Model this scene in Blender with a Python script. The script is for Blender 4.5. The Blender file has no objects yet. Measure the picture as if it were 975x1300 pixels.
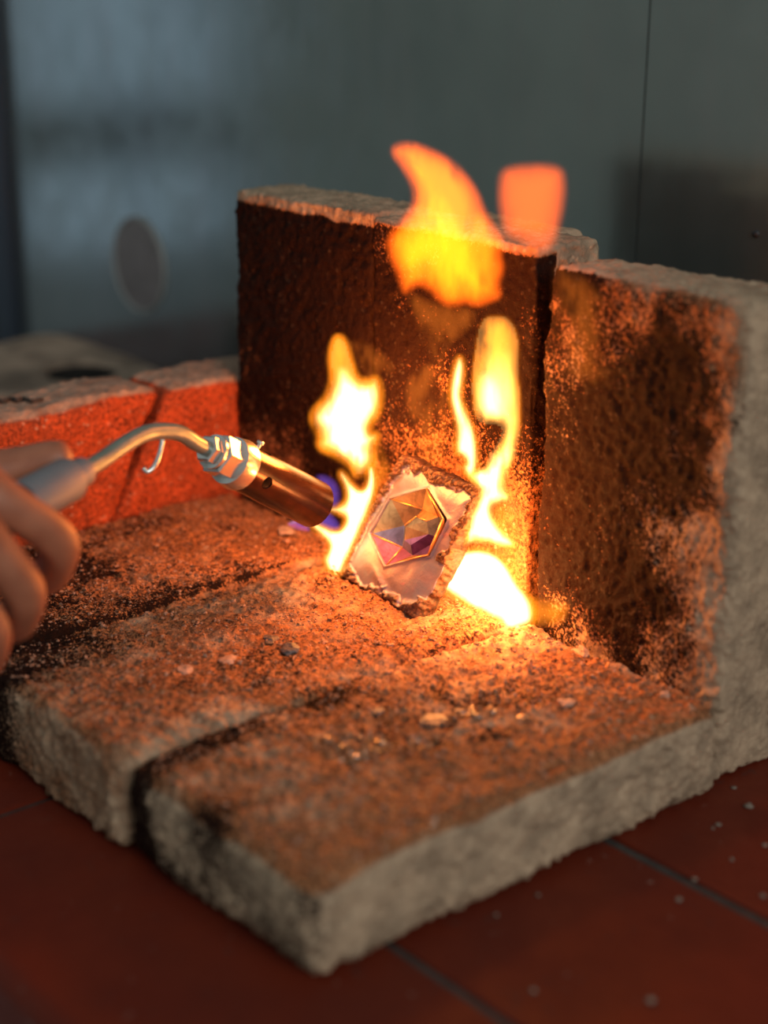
import bpy, bmesh, math, random
import numpy as np
from mathutils import Vector, Matrix

random.seed(7)
rng = np.random.default_rng(11)
scene = bpy.context.scene
col = scene.collection

# ------------------------------------------------------------------ camera
CAM = np.array([-0.30654, -0.39608, 0.35442])
YAW, PITCH, ROLL, FPX = 0.86205, -0.32232, 0.00845, 2007.03
def _basis():
    f = np.array([math.cos(YAW)*math.cos(PITCH), math.sin(YAW)*math.cos(PITCH), math.sin(PITCH)])
    rt = np.array([math.sin(YAW), -math.cos(YAW), 0.0]); up = np.cross(rt, f)
    c, s = math.cos(ROLL), math.sin(ROLL)
    return c*rt + s*up, c*up - s*rt, f
RT, UP, FW = _basis()
cd = bpy.data.cameras.new('camera'); cam = bpy.data.objects.new('camera', cd); col.objects.link(cam)
M = Matrix(((RT[0], UP[0], -FW[0], CAM[0]), (RT[1], UP[1], -FW[1], CAM[1]), (RT[2], UP[2], -FW[2], CAM[2]), (0, 0, 0, 1)))
cam.matrix_world = M
cd.sensor_fit = 'VERTICAL'; cd.sensor_height = 36.0; cd.lens = FPX/1300*36.0
cd.clip_start = 0.01; cd.clip_end = 50
cd.dof.use_dof = True; cd.dof.focus_distance = 0.815; cd.dof.aperture_fstop = 3.4
scene.camera = cam

# ------------------------------------------------------------------ world, exposure
world = bpy.data.worlds.new('world'); scene.world = world; world.use_nodes = True
bg = world.node_tree.nodes['Background']
bg.inputs[0].default_value = (0.90, 1.0, 0.97, 1); bg.inputs[1].default_value = 0.27
# daylight from the workshop's big window, off to the right behind the photographer
wl_ = bpy.data.lights.new('window_daylight', 'AREA'); wl_.shape = 'RECTANGLE'; wl_.size = 1.6; wl_.size_y = 1.3; wl_.energy = 37; wl_.color = (1.0, .96, .90)
wlo = bpy.data.objects.new('window_daylight', wl_); col.objects.link(wlo); wlo.location = (-.25, -2.6, 1.55)
wlo.rotation_euler = (Vector((.15, .1, .1))-Vector(wlo.location)).to_track_quat('-Z', 'Y').to_euler()
vs = scene.view_settings
vs.view_transform = 'Standard'; vs.look = 'None'; vs.gamma = 1.0; vs.exposure = 0.0; vs.use_curve_mapping = False
scene.display_settings.display_device = 'sRGB'
cy = scene.cycles
cy.transparent_max_bounces = 96; cy.max_bounces = 8; cy.volume_bounces = 0
cy.use_denoising = True; cy.sample_clamp_indirect = 4.0
cy.caustics_reflective = False; cy.caustics_refractive = False

# ------------------------------------------------------------------ helpers
def ray(u, v):
    return CAM, FW + RT*(u-487.5)/FPX + UP*(650-v)/FPX
def on_x(u, v, x): o, d = ray(u, v); return o + d*((x-o[0])/d[0])
def on_y(u, v, y): o, d = ray(u, v); return o + d*((y-o[1])/d[1])
def on_z(u, v, z): o, d = ray(u, v); return o + d*((z-o[2])/d[2])
def at(u, v, depth): o, d = ray(u, v); return o + d*depth

def tag(o, label=None, cat=None, group=None, kind=None):
    if label: o['label'] = label
    if cat: o['category'] = cat
    if group: o['group'] = group
    if kind: o['kind'] = kind
    return o
def empty(name, loc):
    o = bpy.data.objects.new(name, None); col.objects.link(o); o.location = loc
    o.empty_display_size = 0.02
    return o
def link(name, me, mat=None, parent=None, smooth=True, origin=None):
    """mesh given in world coordinates; the object's origin goes to origin"""
    o = bpy.data.objects.new(name, me); col.objects.link(o)
    if mat is not None:
        for m in (mat if isinstance(mat, (list, tuple)) else [mat]): me.materials.append(m)
    if smooth: me.polygons.foreach_set('use_smooth', [True]*len(me.polygons))
    else: me.polygons.foreach_set('use_smooth', [False]*len(me.polygons))
    if parent is not None:
        o.parent = parent
        off = Vector(parent.location)
        p = parent.parent
        while p: off += Vector(p.location); p = p.parent
        me.transform(Matrix.Translation(-off))
    elif origin is not None:
        me.transform(Matrix.Translation(-Vector(origin))); o.location = origin
    me.update()
    return o
def mesh(verts, faces):
    me = bpy.data.meshes.new('m')
    v = np.asarray(verts, float)
    me.from_pydata(v.tolist(), [], faces if isinstance(faces, list) else faces.tolist())
    return me
def bm_mesh(bm):
    me = bpy.data.meshes.new('m'); bm.to_mesh(me); bm.free(); return me

# vectorised value noise
def _hash(ix, iy, iz, seed):
    h = (ix*374761393 + iy*668265263 + iz*2147483647 + seed*974634777) & 0xffffffff
    h = ((h ^ (h >> 13))*1274126177) & 0xffffffff
    h = ((h ^ (h >> 16))*2246822519) & 0xffffffff
    return ((h ^ (h >> 15)) & 0xffffff)/float(0xffffff)
def vnoise(p, seed=0):
    p = np.asarray(p, float); i = np.floor(p).astype(np.int64); f = p - i; w = f*f*f*(f*(f*6-15)+10)
    r = 0
    for dx in (0, 1):
        for dy in (0, 1):
            for dz in (0, 1):
                h = _hash(i[:, 0]+dx, i[:, 1]+dy, i[:, 2]+dz, seed)
                r = r + h*(w[:, 0] if dx else 1-w[:, 0])*(w[:, 1] if dy else 1-w[:, 1])*(w[:, 2] if dz else 1-w[:, 2])
    return r*2-1
def fbm(p, scale, octaves=4, seed=0, gain=0.5):
    r = 0; a = 1; s = scale
    for k in range(octaves):
        r = r + a*vnoise(p*s + 13.7*k, seed+k); a *= gain; s *= 2.03
    return r
def sstep(a, b, x):
    t = np.clip((x-a)/(b-a), 0, 1); return t*t*(3-2*t)

# ------------------------------------------------------------------ node material helpers
def new_mat(name):
    m = bpy.data.materials.new(name); m.use_nodes = True
    nt = m.node_tree; nt.nodes.clear()
    out = nt.nodes.new('ShaderNodeOutputMaterial'); return m, nt, out
def nd(nt, typ, ins=None, **props):
    n = nt.nodes.new(typ)
    for k, v in props.items(): setattr(n, k, v)
    for k, v in (ins or {}).items():
        if isinstance(v, bpy.types.NodeSocket): nt.links.new(v, n.inputs[k])
        else: n.inputs[k].default_value = v
    return n
def mixc(nt, fac, a, b, mode='MIX'):
    n = nt.nodes.new('ShaderNodeMix'); n.data_type = 'RGBA'; n.blend_type = mode
    for idx, v in ((0, fac), (6, a), (7, b)):
        if isinstance(v, bpy.types.NodeSocket): nt.links.new(v, n.inputs[idx])
        else: n.inputs[idx].default_value = (*v, 1) if isinstance(v, tuple) and len(v) == 3 else v
    return n.outputs[2]
def rng_map(nt, x, a, b, c=0.0, d=1.0):
    return nd(nt, 'ShaderNodeMapRange', {0: x, 1: a, 2: b, 3: c, 4: d}, interpolation_type='SMOOTHSTEP').outputs[0]
def math_n(nt, op, a, b=0.0):
    return nd(nt, 'ShaderNodeMath', {0: a, 1: b}, operation=op).outputs[0]
def noise_n(nt, vec, scale, detail=4, rough=0.6, dist=0.0):
    return nd(nt, 'ShaderNodeTexNoise', {'Vector': vec, 'Scale': scale, 'Detail': detail, 'Roughness': rough, 'Distortion': dist}).outputs[0]

def simple_mat(name, color, rough=0.6, metal=0.0, noise=0.0, nscale=200, bump=0.0, bscale=600, spec=0.5, color2=None):
    m, nt, out = new_mat(name)
    pos = nd(nt, 'ShaderNodeNewGeometry').outputs['Position']
    b = nd(nt, 'ShaderNodeBsdfPrincipled', {'Roughness': rough, 'Metallic': metal, 'Specular IOR Level': spec})
    f = noise_n(nt, pos, nscale)
    c2 = color2 or tuple(c*(1-noise) for c in color)
    nt.links.new(mixc(nt, rng_map(nt, f, .35, .65), color, c2), b.inputs['Base Color'])
    if bump:
        h = noise_n(nt, pos, bscale, 5)
        bn = nd(nt, 'ShaderNodeBump', {'Height': h, 'Strength': bump, 'Distance': 0.001})
        nt.links.new(bn.outputs[0], b.inputs['Normal'])
    nt.links.new(b.outputs[0], out.inputs[0])
    return m

def brick_mat(name, pale, burnt, soot=(0.016, 0.0062, 0.004), gloss=0.0):
    """pale refractory clay, 'burn' attribute = fired red-brown skin, 'soot' attribute = black deposit"""
    m, nt, out = new_mat(name)
    pos = nd(nt, 'ShaderNodeNewGeometry').outputs['Position']
    burn = nd(nt, 'ShaderNodeAttribute', attribute_name='burn').outputs['Fac']
    sootA = nd(nt, 'ShaderNodeAttribute', attribute_name='soot').outputs['Fac']
    n1 = noise_n(nt, pos, 55, 5, .65); n2 = noise_n(nt, pos, 260, 4, .7); n3 = noise_n(nt, pos, 900, 3, .7); n4 = noise_n(nt, pos, 520, 4, .75)
    c = mixc(nt, rng_map(nt, n1, .35, .68), tuple(x*1.1 for x in pale), tuple(x*.62 for x in pale))
    fb = math_n(nt, 'ADD', burn, math_n(nt, 'MULTIPLY', math_n(nt, 'SUBTRACT', n1, .5), .9))
    bc = mixc(nt, rng_map(nt, n4, .36, .64), tuple(x*1.15 for x in burnt), tuple(x*.24 for x in burnt))
    bc = mixc(nt, rng_map(nt, n1, .4, .62, 0, .45), bc, tuple(x*.35 for x in burnt))
    c = mixc(nt, rng_map(nt, fb, .15, .8), c, bc)
    fs = math_n(nt, 'ADD', sootA, math_n(nt, 'MULTIPLY', math_n(nt, 'SUBTRACT', n4, .5), 2.0))
    fs = math_n(nt, 'ADD', fs, math_n(nt, 'MULTIPLY', math_n(nt, 'SUBTRACT', n3, .5), .6))
    c = mixc(nt, rng_map(nt, fs, .30, .74), c, soot)
    # pale grains
    vor = nd(nt, 'ShaderNodeTexVoronoi', {'Vector': pos, 'Scale': 420.0})
    g = math_n(nt, 'GREATER_THAN', nd(nt, 'ShaderNodeSeparateColor', {0: vor.outputs['Color']}).outputs[0], .93)
    g = math_n(nt, 'MULTIPLY', g, math_n(nt, 'LESS_THAN', vor.outputs['Distance'], .42))
    c = mixc(nt, math_n(nt, 'MULTIPLY', math_n(nt, 'MULTIPLY', g, .5), rng_map(nt, sootA, .0, .45, 1.0, .08)), c, tuple(min(1, x*1.25) for x in pale))
    b = nd(nt, 'ShaderNodeBsdfPrincipled', {'Base Color': c, 'Specular IOR Level': rng_map(nt, fs, .3, .74, .24 + gloss, .07)})
    nt.links.new(rng_map(nt, n2, .3, .7, .85-gloss, .55-gloss), b.inputs['Roughness'])
    h = math_n(nt, 'ADD', math_n(nt, 'MULTIPLY', n2, 1.0), math_n(nt, 'MULTIPLY', n3, .5))
    h = math_n(nt, 'ADD', h, math_n(nt, 'MULTIPLY', g, .12))
    bn = nd(nt, 'ShaderNodeBump', {'Height': h, 'Strength': .85, 'Distance': .0015})
    nt.links.new(bn.outputs[0], b.inputs['Normal'])
    nt.links.new(b.outputs[0], out.inputs[0])
    return m

def glow_volume(name, color, strength, noise=None):
    """light given off inside the flame's body, no surface; optional (scale, lo, hi) break-up"""
    m, nt, out = new_mat(name)
    e = nd(nt, 'ShaderNodeEmission', {'Color': (*color, 1), 'Strength': strength})
    if noise:
        sc, lo, hi, zst = noise
        pos = nd(nt, 'ShaderNodeNewGeometry').outputs['Position']
        mp = nd(nt, 'ShaderNodeMapping', {'Vector': pos, 'Scale': (1, 1, zst)}).outputs[0]
        n = noise_n(nt, mp, sc, 3, .55, .6)
        nt.links.new(math_n(nt, 'MULTIPLY', rng_map(nt, n, lo, hi), strength), e.inputs['Strength'])
    nt.links.new(e.outputs[0], out.inputs['Volume'])
    return m

# ================================================================== setting
T = 0.045           # thickness of a hearth brick
XF = 0.2405         # fire face of the upright bricks
XW = 0.44           # back wall
def box_bm(x0, x1, y0, y1, z0, z1, bev=0.0, seg=2):
    bm = bmesh.new()
    bmesh.ops.create_cube(bm, size=1)
    for v in bm.verts:
        v.co = Vector((x0 + (v.co.x+.5)*(x1-x0), y0 + (v.co.y+.5)*(y1-y0), z0 + (v.co.z+.5)*(z1-z0)))
    if bev: bmesh.ops.bevel(bm, geom=bm.edges[:], offset=bev, segments=seg, profile=.6, affect='EDGES')
    return bm
def box(name, b, mat, parent=None, bev=0.0, seg=2):
    return link(name, bm_mesh(box_bm(*b, bev, seg)), mat, parent, smooth=False)

# --- metal sheet wall
def steel_mat():
    m, nt, out = new_mat('steel_sheet')
    pos = nd(nt, 'ShaderNodeNewGeometry').outputs['Position']
    st = nd(nt, 'ShaderNodeMapping', {'Vector': pos, 'Scale': (1, 1, .12)}).outputs[0]
    n1 = noise_n(nt, pos, 4.5, 4, .6); n2 = noise_n(nt, st, 60, 4, .6); n3 = noise_n(nt, pos, 25, 4, .65)
    c = mixc(nt, rng_map(nt, n1, .35, .65), (.43, .495, .475), (.35, .405, .395))
    c = mixc(nt, math_n(nt, 'MULTIPLY', rng_map(nt, n2, .4, .7), .35), c, (.45, .47, .46))
    c = mixc(nt, math_n(nt, 'MULTIPLY', rng_map(nt, n3, .62, .75), .25), c, (.50, .48, .45))
    b = nd(nt, 'ShaderNodeBsdfPrincipled', {'Base Color': c, 'Metallic': .85})
    nt.links.new(rng_map(nt, n3, .3, .7, .13, .2), b.inputs['Roughness'])
    bn = nd(nt, 'ShaderNodeBump', {'Height': n2, 'Strength': .08, 'Distance': .001})
    nt.links.new(bn.outputs[0], b.inputs['Normal'])
    nt.links.new(b.outputs[0], out.inputs[0]); return m
STEEL = steel_mat()
DARK = simple_mat('dark_gap', (.012, .012, .014), .7)
paint = simple_mat('room_paint', (.40, .44, .42), .8, noise=.12, nscale=3)
wb = box('wall_back', (XW+.002, XW+.06, -1.2, 1.6, -.9, 1.5), DARK); tag(wb, kind='structure')
ys = 0.240
for y0, y1 in ((-1.2, ys-.0006), (ys+.0006, 1.040)):
    box('panel', (XW, XW+.0015, y0, y1, -.02, 1.5), STEEL, wb)
box('corner_strip', (XW-.012, XW+.0015, 1.043, 1.075, -.02, 1.5), simple_mat('strip_blue', (.05, .07, .10), .4, .5), wb, .002)
# rivet head on the sheet by the seam
def lathe(profile, axis_o, axis_d, seg=32, closed=False):
    """profile: list of (distance along axis, radius)"""
    d = Vector(axis_d).normalized(); a = d.orthogonal().normalized(); b = d.cross(a)
    vs_, fs = [], []
    for s, r in profile:
        for k in range(seg):
            t = 2*math.pi*k/seg
            vs_.append(tuple(Vector(axis_o) + d*s + (a*math.cos(t) + b*math.sin(t))*r))
    n = len(profile)
    for i in range(n-1 if not closed else n):
        j = (i+1) % n
        for k in range(seg):
            k2 = (k+1) % seg
            fs.append((i*seg+k, i*seg+k2, j*seg+k2, j*seg+k))
    if not closed:
        fs.append(tuple(range(seg))[::-1]); fs.append(tuple(range((n-1)*seg, n*seg)))
    me = mesh(vs_, fs)
    bm = bmesh.new(); bm.from_mesh(me); bmesh.ops.recalc_face_normals(bm, faces=bm.faces[:]); bm.to_mesh(me); bm.free()
    return me
rp = on_x(960, 297, XW)
link('rivet', lathe([(0, .0022), (-.0006, .0021), (-.0012, .0014), (-.0015, .0004)], rp, (1, 0, 0), 16), simple_mat('rivet_dark', (.05, .05, .055), .5, .6), wb)
# round port in the sheet: pale rim, dark recessed plate
hp = on_x(177, 336, XW); hr = .040
link('port_rim', lathe([(0, hr+.003), (-.0018, hr+.0026), (-.0022, hr+.002), (-.0016, hr), (0, hr-.0005)], hp, (1, 0, 0), 64, True), simple_mat('rim_steel', (.36, .37, .36), .6, .2), wb)
link('port_cover', lathe([(0.0, hr), (-.0008, hr*.99), (-.001, hr*.9)], hp, (1, 0, 0), 64), simple_mat('port_plate', (.25, .225, .23), .6, .0, .2, 60), wb)

# --- rest of the room, seen mirrored in the steel
wl = box('wall_left', (-4.5, XW+.06, 3.2, 3.3, -.9, 2.0), paint); tag(wl, kind='structure')
fl = box('floor', (-4.5, XW+.06, -2.5, 3.2, -.95, -.9), simple_mat('floor_concrete', (.42, .43, .46), .7, noise=.2, nscale=6)); tag(fl, kind='structure')
dx0, dx1 = -1.32, -.66
door = empty('added_door_1', (0, 3.2, -.9)); tag(door, kind='structure')  # unseen glazed door, added to give the steel its bluish reflected bands
fr = simple_mat('door_frame_grey', (.10, .115, .13), .5)
for b_ in ((dx0-.06, dx0, 3.13, 3.2, -.9, 1.2), (dx1, dx1+.06, 3.13, 3.2, -.9, 1.2)): box('door_jamb', b_, fr, door, .004)
box('door_rail', (dx0, dx1, 3.14, 3.19, -.08, .06), fr, door, .004)
box('door_rail', (dx0, dx1, 3.14, 3.19, 1.1, 1.2), fr, door, .004)
box('kick_panel', (dx0, dx1, 3.15, 3.19, -.9, -.30), simple_mat('panel_slate', (.30, .33, .38), .6), door, .004)
mg, nt, out = new_mat('added_pane_glow')
e = nd(nt, 'ShaderNodeEmission', {'Color': (.62, .80, 1.0, 1), 'Strength': .46}); nt.links.new(e.outputs[0], out.inputs[0])
for z0, z1 in ((.06, 1.1), (-.30, -.08)): box('pane', (dx0, dx1, 3.165, 3.175, z0, z1), mg, door)

# --- tiled bench
def tile_mat():
    m, nt, out = new_mat('terracotta_tile')
    pos = nd(nt, 'ShaderNodeNewGeometry').outputs['Position']
    rnd = nd(nt, 'ShaderNodeObjectInfo').outputs['Random']
    n1 = noise_n(nt, pos, 18, 5, .65); n2 = noise_n(nt, pos, 140, 4, .7); n3 = noise_n(nt, pos, 75, 4, .6, 1.0)
    c = mixc(nt, rng_map(nt, n1, .3, .7), (.150, .020, .007), (.105, .013, .005))
    c = mixc(nt, math_n(nt, 'MULTIPLY', rnd, .35), c, (.10, .016, .009))
    c = mixc(nt, math_n(nt, 'MULTIPLY', rng_map(nt, n3, .62, .74), .55), c, (.06, .03, .025))
    c = mixc(nt, math_n(nt, 'MULTIPLY', rng_map(nt, n2, .66, .74), .6), c, (.40, .30, .25))
    b = nd(nt, 'ShaderNodeBsdfPrincipled', {'Base Color': c, 'Specular IOR Level': .22})
    nt.links.new(rng_map(nt, n1, .3, .7, .42, .62), b.inputs['Roughness'])
    bn = nd(nt, 'ShaderNodeBump', {'Height': n2, 'Strength': .25, 'Distance': .0008})
    nt.links.new(bn.outputs[0], b.inputs['Normal']); nt.links.new(b.outputs[0], out.inputs[0]); return m
TILE = tile_mat()
GROUT = simple_mat('grout', (.055, .046, .040), .9, noise=.4, nscale=150, bump=.5, bscale=500)
bench = empty('tiled_workbench', (.18, .3, -.9))
tag(bench, 'terracotta tiled workbench top with dark grout under the brick hearth', 'workbench')
box('grout_bed', (-.080, XW-.014, -1.0, 1.085, -.03, -.0022), GROUT, bench)
box('bench_body', (-.076, XW-.014, -1.0, 1.085, -.9, -.0305), simple_mat('bench_paint', (.035, .022, .02), .7), bench)
tx0, tp = -.084, .1262
ty = [-1.002, -.857, -.507, -.157, .193, .543, .893, 1.085]
for i in range(5):
    for j in range(7):
        x0, x1 = tx0 + i*tp, min(tx0 + (i+1)*tp, XW-.014); y0, y1 = ty[j], ty[j+1]
        if x1-x0 < .02: continue
        g = .0026
        bv = .0022
        dz = random.uniform(-.0004, .0)
        bm = box_bm(x0+(g if i else 0), x1-g, y0+g, y1-g, -.012 if i else -.03, dz)
        if i == 0:
            ed = [e_ for e_ in bm.edges if all(v.co.x < x0+.001 for v in e_.verts) and all(v.co.z > -.005 for v in e_.verts)]
            bmesh.ops.bevel(bm, geom=ed, offset=.009, segments=5, profile=.5, affect='EDGES')
        else:
            bmesh.ops.bevel(bm, geom=[e_ for e_ in bm.edges if all(v.co.z > -.005 for v in e_.verts)], offset=bv, segments=3, profile=.5, affect='EDGES')
        link('tile', bm_mesh(bm), TILE, bench, smooth=False)

# ================================================================== bricks
def grid_box(dims, step, r):
    """rounded box surface grid centred at 0: verts, normals, quads (welded)"""
    h = np.array(dims)/2; V, Q, off = [], [], 0
    n = [max(4, int(round(d/step))) for d in dims]
    for ax in range(3):
        a, b = (ax+1) % 3, (ax+2) % 3
        for sg in (-1, 1):
            ua = np.linspace(-h[a], h[a], n[a]+1); ub = np.linspace(-h[b], h[b], n[b]+1)
            A, B = np.meshgrid(ua, ub, indexing='ij'); P = np.zeros(A.shape + (3,)); P[..., ax] = sg*h[ax]; P[..., a] = A; P[..., b] = B
            idx = np.arange(A.size).reshape(A.shape) + off
            q = np.stack([idx[:-1, :-1], idx[1:, :-1], idx[1:, 1:], idx[:-1, 1:]], -1).reshape(-1, 4)
            if sg < 0: q = q[:, ::-1]
            V.append(P.reshape(-1, 3)); Q.append(q); off += A.size
    V = np.concatenate(V); Q = np.concatenate(Q)
    key = np.round(V*1e7).astype(np.int64); _, first, inv = np.unique(key, axis=0, return_index=True, return_inverse=True)
    V = V[first]; Q = inv.reshape(-1)[Q]
    return V, Q, h
BR = {}
def firebrick(lo, hi, mat, label, step=.00125, r=.006, seed=1, rough=1.0, rot=0.0, warp=None, stain=None, name='firebrick', group='loose firebricks of the hearth', pits=1.0, grain=1.0):
    lo, hi = np.array(lo), np.array(hi); c = (lo+hi)/2; dims = hi-lo
    V, Q, h = grid_box(dims, step, r)
    rr = r*(1 + .55*vnoise(V*38 + seed*7.1, seed))[:, None]
    inner = np.clip(V, -(h-rr), h-rr); d = V - inner; L = np.linalg.norm(d, axis=1, keepdims=True)
    N = d/np.maximum(L, 1e-9)
    P = inner + N*np.minimum(rr, np.maximum(L, 1e-9))
    W = P + c
    big = fbm(W, 22, 3, seed)*.0011
    mid = fbm(W, 95, 3, seed+20)*.00065
    fin = fbm(W, 420, 2, seed+40)*.00042*grain
    pit = -np.clip(vnoise(W*260 + 3.3, seed+60)-.35, 0, 1)*.0022*pits - np.clip(vnoise(W*110 + 9.1, seed+70)-.5, 0, 1)*.0025*pits + np.clip(vnoise(W*330 + 5.1, seed+75)-.1, 0, 1)*.0011*grain
    chip = np.clip(vnoise(W*45 + seed, seed+80)-.30, 0, 1)*.008
    edge = sstep(.12, .85, 1-np.max(np.abs(N), axis=1))*1.6      # chips only where the form is rounded
    dsp = (big + mid + fin + pit)*rough - chip*edge
    W = W + N*dsp[:, None]
    # keep the faces flush with their bed: mostly inward relief
    if warp is not None: W = warp(W)
    if rot:
        cs, sn = math.cos(rot), math.sin(rot); X = W - c; W = np.stack([X[:, 0]*cs - X[:, 1]*sn, X[:, 0]*sn + X[:, 1]*cs, X[:, 2]], 1) + c
    W[:, 2] = np.maximum(W[:, 2], .0004)
    me = mesh(W, Q)
    burn, soot = stain(W, N) if stain else (np.full(len(W), .5), np.zeros(len(W)))
    for nm, arr in (('burn', burn), ('soot', soot)):
        at_ = me.attributes.new(nm, 'FLOAT', 'POINT'); at_.data.foreach_set('value', np.clip(arr, 0, 1.2).astype(np.float32))
    o = link(name, me, mat, None, True, origin=(c[0], c[1], float(lo[2])))
    tag(o, label, 'brick', group)
    BR[label] = (W, N)
    return o
FIRE = brick_mat('firebrick_clay', (.46, .335, .225), (.46, .185, .075), gloss=.0)
RED = brick_mat('red_firebrick_clay', (.44, .29, .21), (.56, .095, .026))

W1, W2, W3 = .1293, .1344, .1290
Y1, Y2, Y3 = W1, W1+W2, W1+W2+W3
FC = np.array([.222, .19, T])      # where the fire burns
def dist_xy(W, x, y): return np.hypot(W[:, 0]-x, W[:, 1]-y)
def st_base(k):
    def f(W, N):
        top = sstep(.3, .75, N[:, 2])
        n = fbm(W, 30, 4, 200+k, .6)
        d = dist_xy(W, .222, .17)
        burn = top*(.62 + .35*n) + .08
        soot = top*(.16 + .46*n)
        if k == 1:
            soot += top*.42*np.exp(-((W[:, 0]-.14)**2 + (W[:, 1]-.075)**2)/.045**2)
            soot += .9*sstep(.034, .0, Y1-W[:, 1])*sstep(.16, .02, W[:, 0])
            soot += (1-top)*.28*sstep(.02, .0, W[:, 0])*(1+n)          # fire-blackened short end
            burn += top*.35*sstep(.05, .02, W[:, 1])
            soot -= top*.25*sstep(.05, .02, W[:, 1])
        if k == 2:
            soot += .9*sstep(.0, .05, W[:, 1]-Y1-.065)*sstep(.09, .0, W[:, 0])
            burn += (1-top)*.35
        if k == 3:
            soot += top*.42*sstep(.22, .06, W[:, 0]) + .04
            burn += .2
        seam = np.minimum(np.abs(W[:, 1]-Y1), np.abs(W[:, 1]-Y2))
        sm = sstep(.006, .001, seam)*sstep(.0, .02, W[:, 0])*(.75+.5*n)
        burn = np.maximum(burn, sm*.8); soot = soot + sm*(.06+.3*n)
        return burn, soot
    return f
g = .0006
def sag(k):
    def f(W):
        W = W.copy(); up = sstep(.0, T, W[:, 2])
        if k == 3: W[:, 2] += up*.004*np.exp(-((W[:, 0]-.20)/.07)**2)
        if k == 1: W[:, 2] -= up*.002*sstep(.06, .0, W[:, 0])
        return W
    return f
base = {}
base[1] = firebrick((0, 0, 0), (XF-.001, Y1-g, T), FIRE, 'scorched firebrick lying flat on the tiles, front one, with pale grey long side', seed=1, r=.010, stain=st_base(1), grain=1.7, pits=1.3, warp=sag(1))
base[2] = firebrick((-.002, Y1+g, 0), (XF-.001, Y2-g, T), FIRE, 'flat firebrick under the metal tablet, between the two other flat firebricks', seed=2, r=.006, stain=st_base(2), grain=1.7, pits=1.3)
base[3] = firebrick((-.004, Y2+g, 0), (XF-.001, Y3-g, T), FIRE, 'flat sooty firebrick beneath the torch nozzle, against the low red bricks', seed=3, r=.006, stain=st_base(3), grain=1.7, pits=1.3, warp=sag(3))

def st_up(k):
    def f(W, N):
        face = sstep(.3, .8, -N[:, 0]); n = fbm(W, 26, 4, 300+k, .6); z = W[:, 2]
        sidem = np.abs(N[:, 1]) if k > 1 else N[:, 1]
        face = np.maximum(face, sstep(.1, .3, sidem)*(W[:, 0] < XF+.02))
        H = .232
        topedge = sstep(H-.003, H+.001, z + .002*n)
        if k == 1:
            # soot cloud in the middle of the face, bare clay towards the free edge and the top
            e = ((W[:, 1]-.066)/.050)**2 + ((z-.125)/.085)**2
            soot = face*(.62*np.exp(-e*.9) + .40 + .42*n) - .75*topedge
            soot += face*.34*sstep(.06, .12, W[:, 1])*sstep(.08, .13, z)  # extra soot high on the flame side, dimming the firelight by colour
            edge_y = sstep(.030, .004, W[:, 1])
            soot -= face*.55*edge_y; 
            burn = face*(.55 + .25*n)*(1-.75*edge_y)*(1-.6*topedge)
            burn += face*.2*sstep(.15, .2, z)
        else:
            soot = face*(.62 + .36*sstep(.09, .16, z) + .26*n) - .9*topedge  # soot, raised with height to put the firelight's falloff into the colour
            lowc = np.exp(-(dist_xy(np.stack([W[:, 1], z], 1), .165, .075)/.05)**2)
            soot -= face*.45*lowc
            burn = face*.85
            if k == 3: soot += face*.10
        soot *= (1-topedge); 
        return burn*(1-.7*topedge), np.maximum(soot, 0)
    return f
XB = .0073
firebrick((XF, .0045, 0), (XF+T, .1245, .2280), FIRE, 'upright firebrick with dark soot cloud and pale free end, beside the flat bricks', seed=4, r=.007, stain=st_up(1), rough=.7, pits=.6, grain=1.7)
firebrick((XF+XB, .1372, 0), (XF+XB+T, .2619, .2345), FIRE, 'upright sooty firebrick behind the flames, between two other upright firebricks', seed=5, r=.002, stain=st_up(2))
firebrick((XF+XB, .2620, 0), (XF+XB+T, .3915, .2375), FIRE, 'upright dark red-brown firebrick touching the low red bricks', seed=6, r=.0022, stain=st_up(3))

firebrick((XF+XB+T+.002, .188, 0), (XF+XB+T+.044, .27, .2295), FIRE, 'upright firebrick hidden behind the others, only its pale top corner showing', seed=9, r=.006, stain=st_up(2), step=.002)

def st_low(k):
    def f(W, N):
        front = sstep(.2, .8, -N[:, 1]); n = fbm(W, 30, 4, 400+k, .6)
        top = sstep(.5, .9, N[:, 2])
        return .95*(1-top)+.12*top, np.maximum(front*(.05+.25*n) + (.16 if k == 2 else 0)*front, 0)
    return f
ZL = .121
def slant(W):          # broken, slanting end where the two low bricks meet
    W = W.copy(); w = sstep(.06, .19, W[:, 0]); W[:, 0] += w*(W[:, 2]-.09)*.58
    W[:, 2] += .003*np.exp(-((W[:, 0]-.165)/.03)**2)*sstep(.09, .12, W[:, 2]); return W
def slant2(W):
    W = W.copy(); w = sstep(.28, .19, W[:, 0]); W[:, 0] += w*(W[:, 2]-.09)*.58; return W
YL = Y3 + .0012
firebrick((-.055, YL, 0), (.180, YL+.052, ZL), RED, 'low red firebrick on edge with a dark wire on its pale top', seed=7, r=.009, stain=st_low(1), warp=slant, step=.0015)
firebrick((.1835, YL, 0), (.292, YL+.052, ZL), RED, 'short low red firebrick on edge squeezed beside the upright brick', seed=8, r=.006, stain=st_low(2), warp=slant2, step=.0015)

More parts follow.
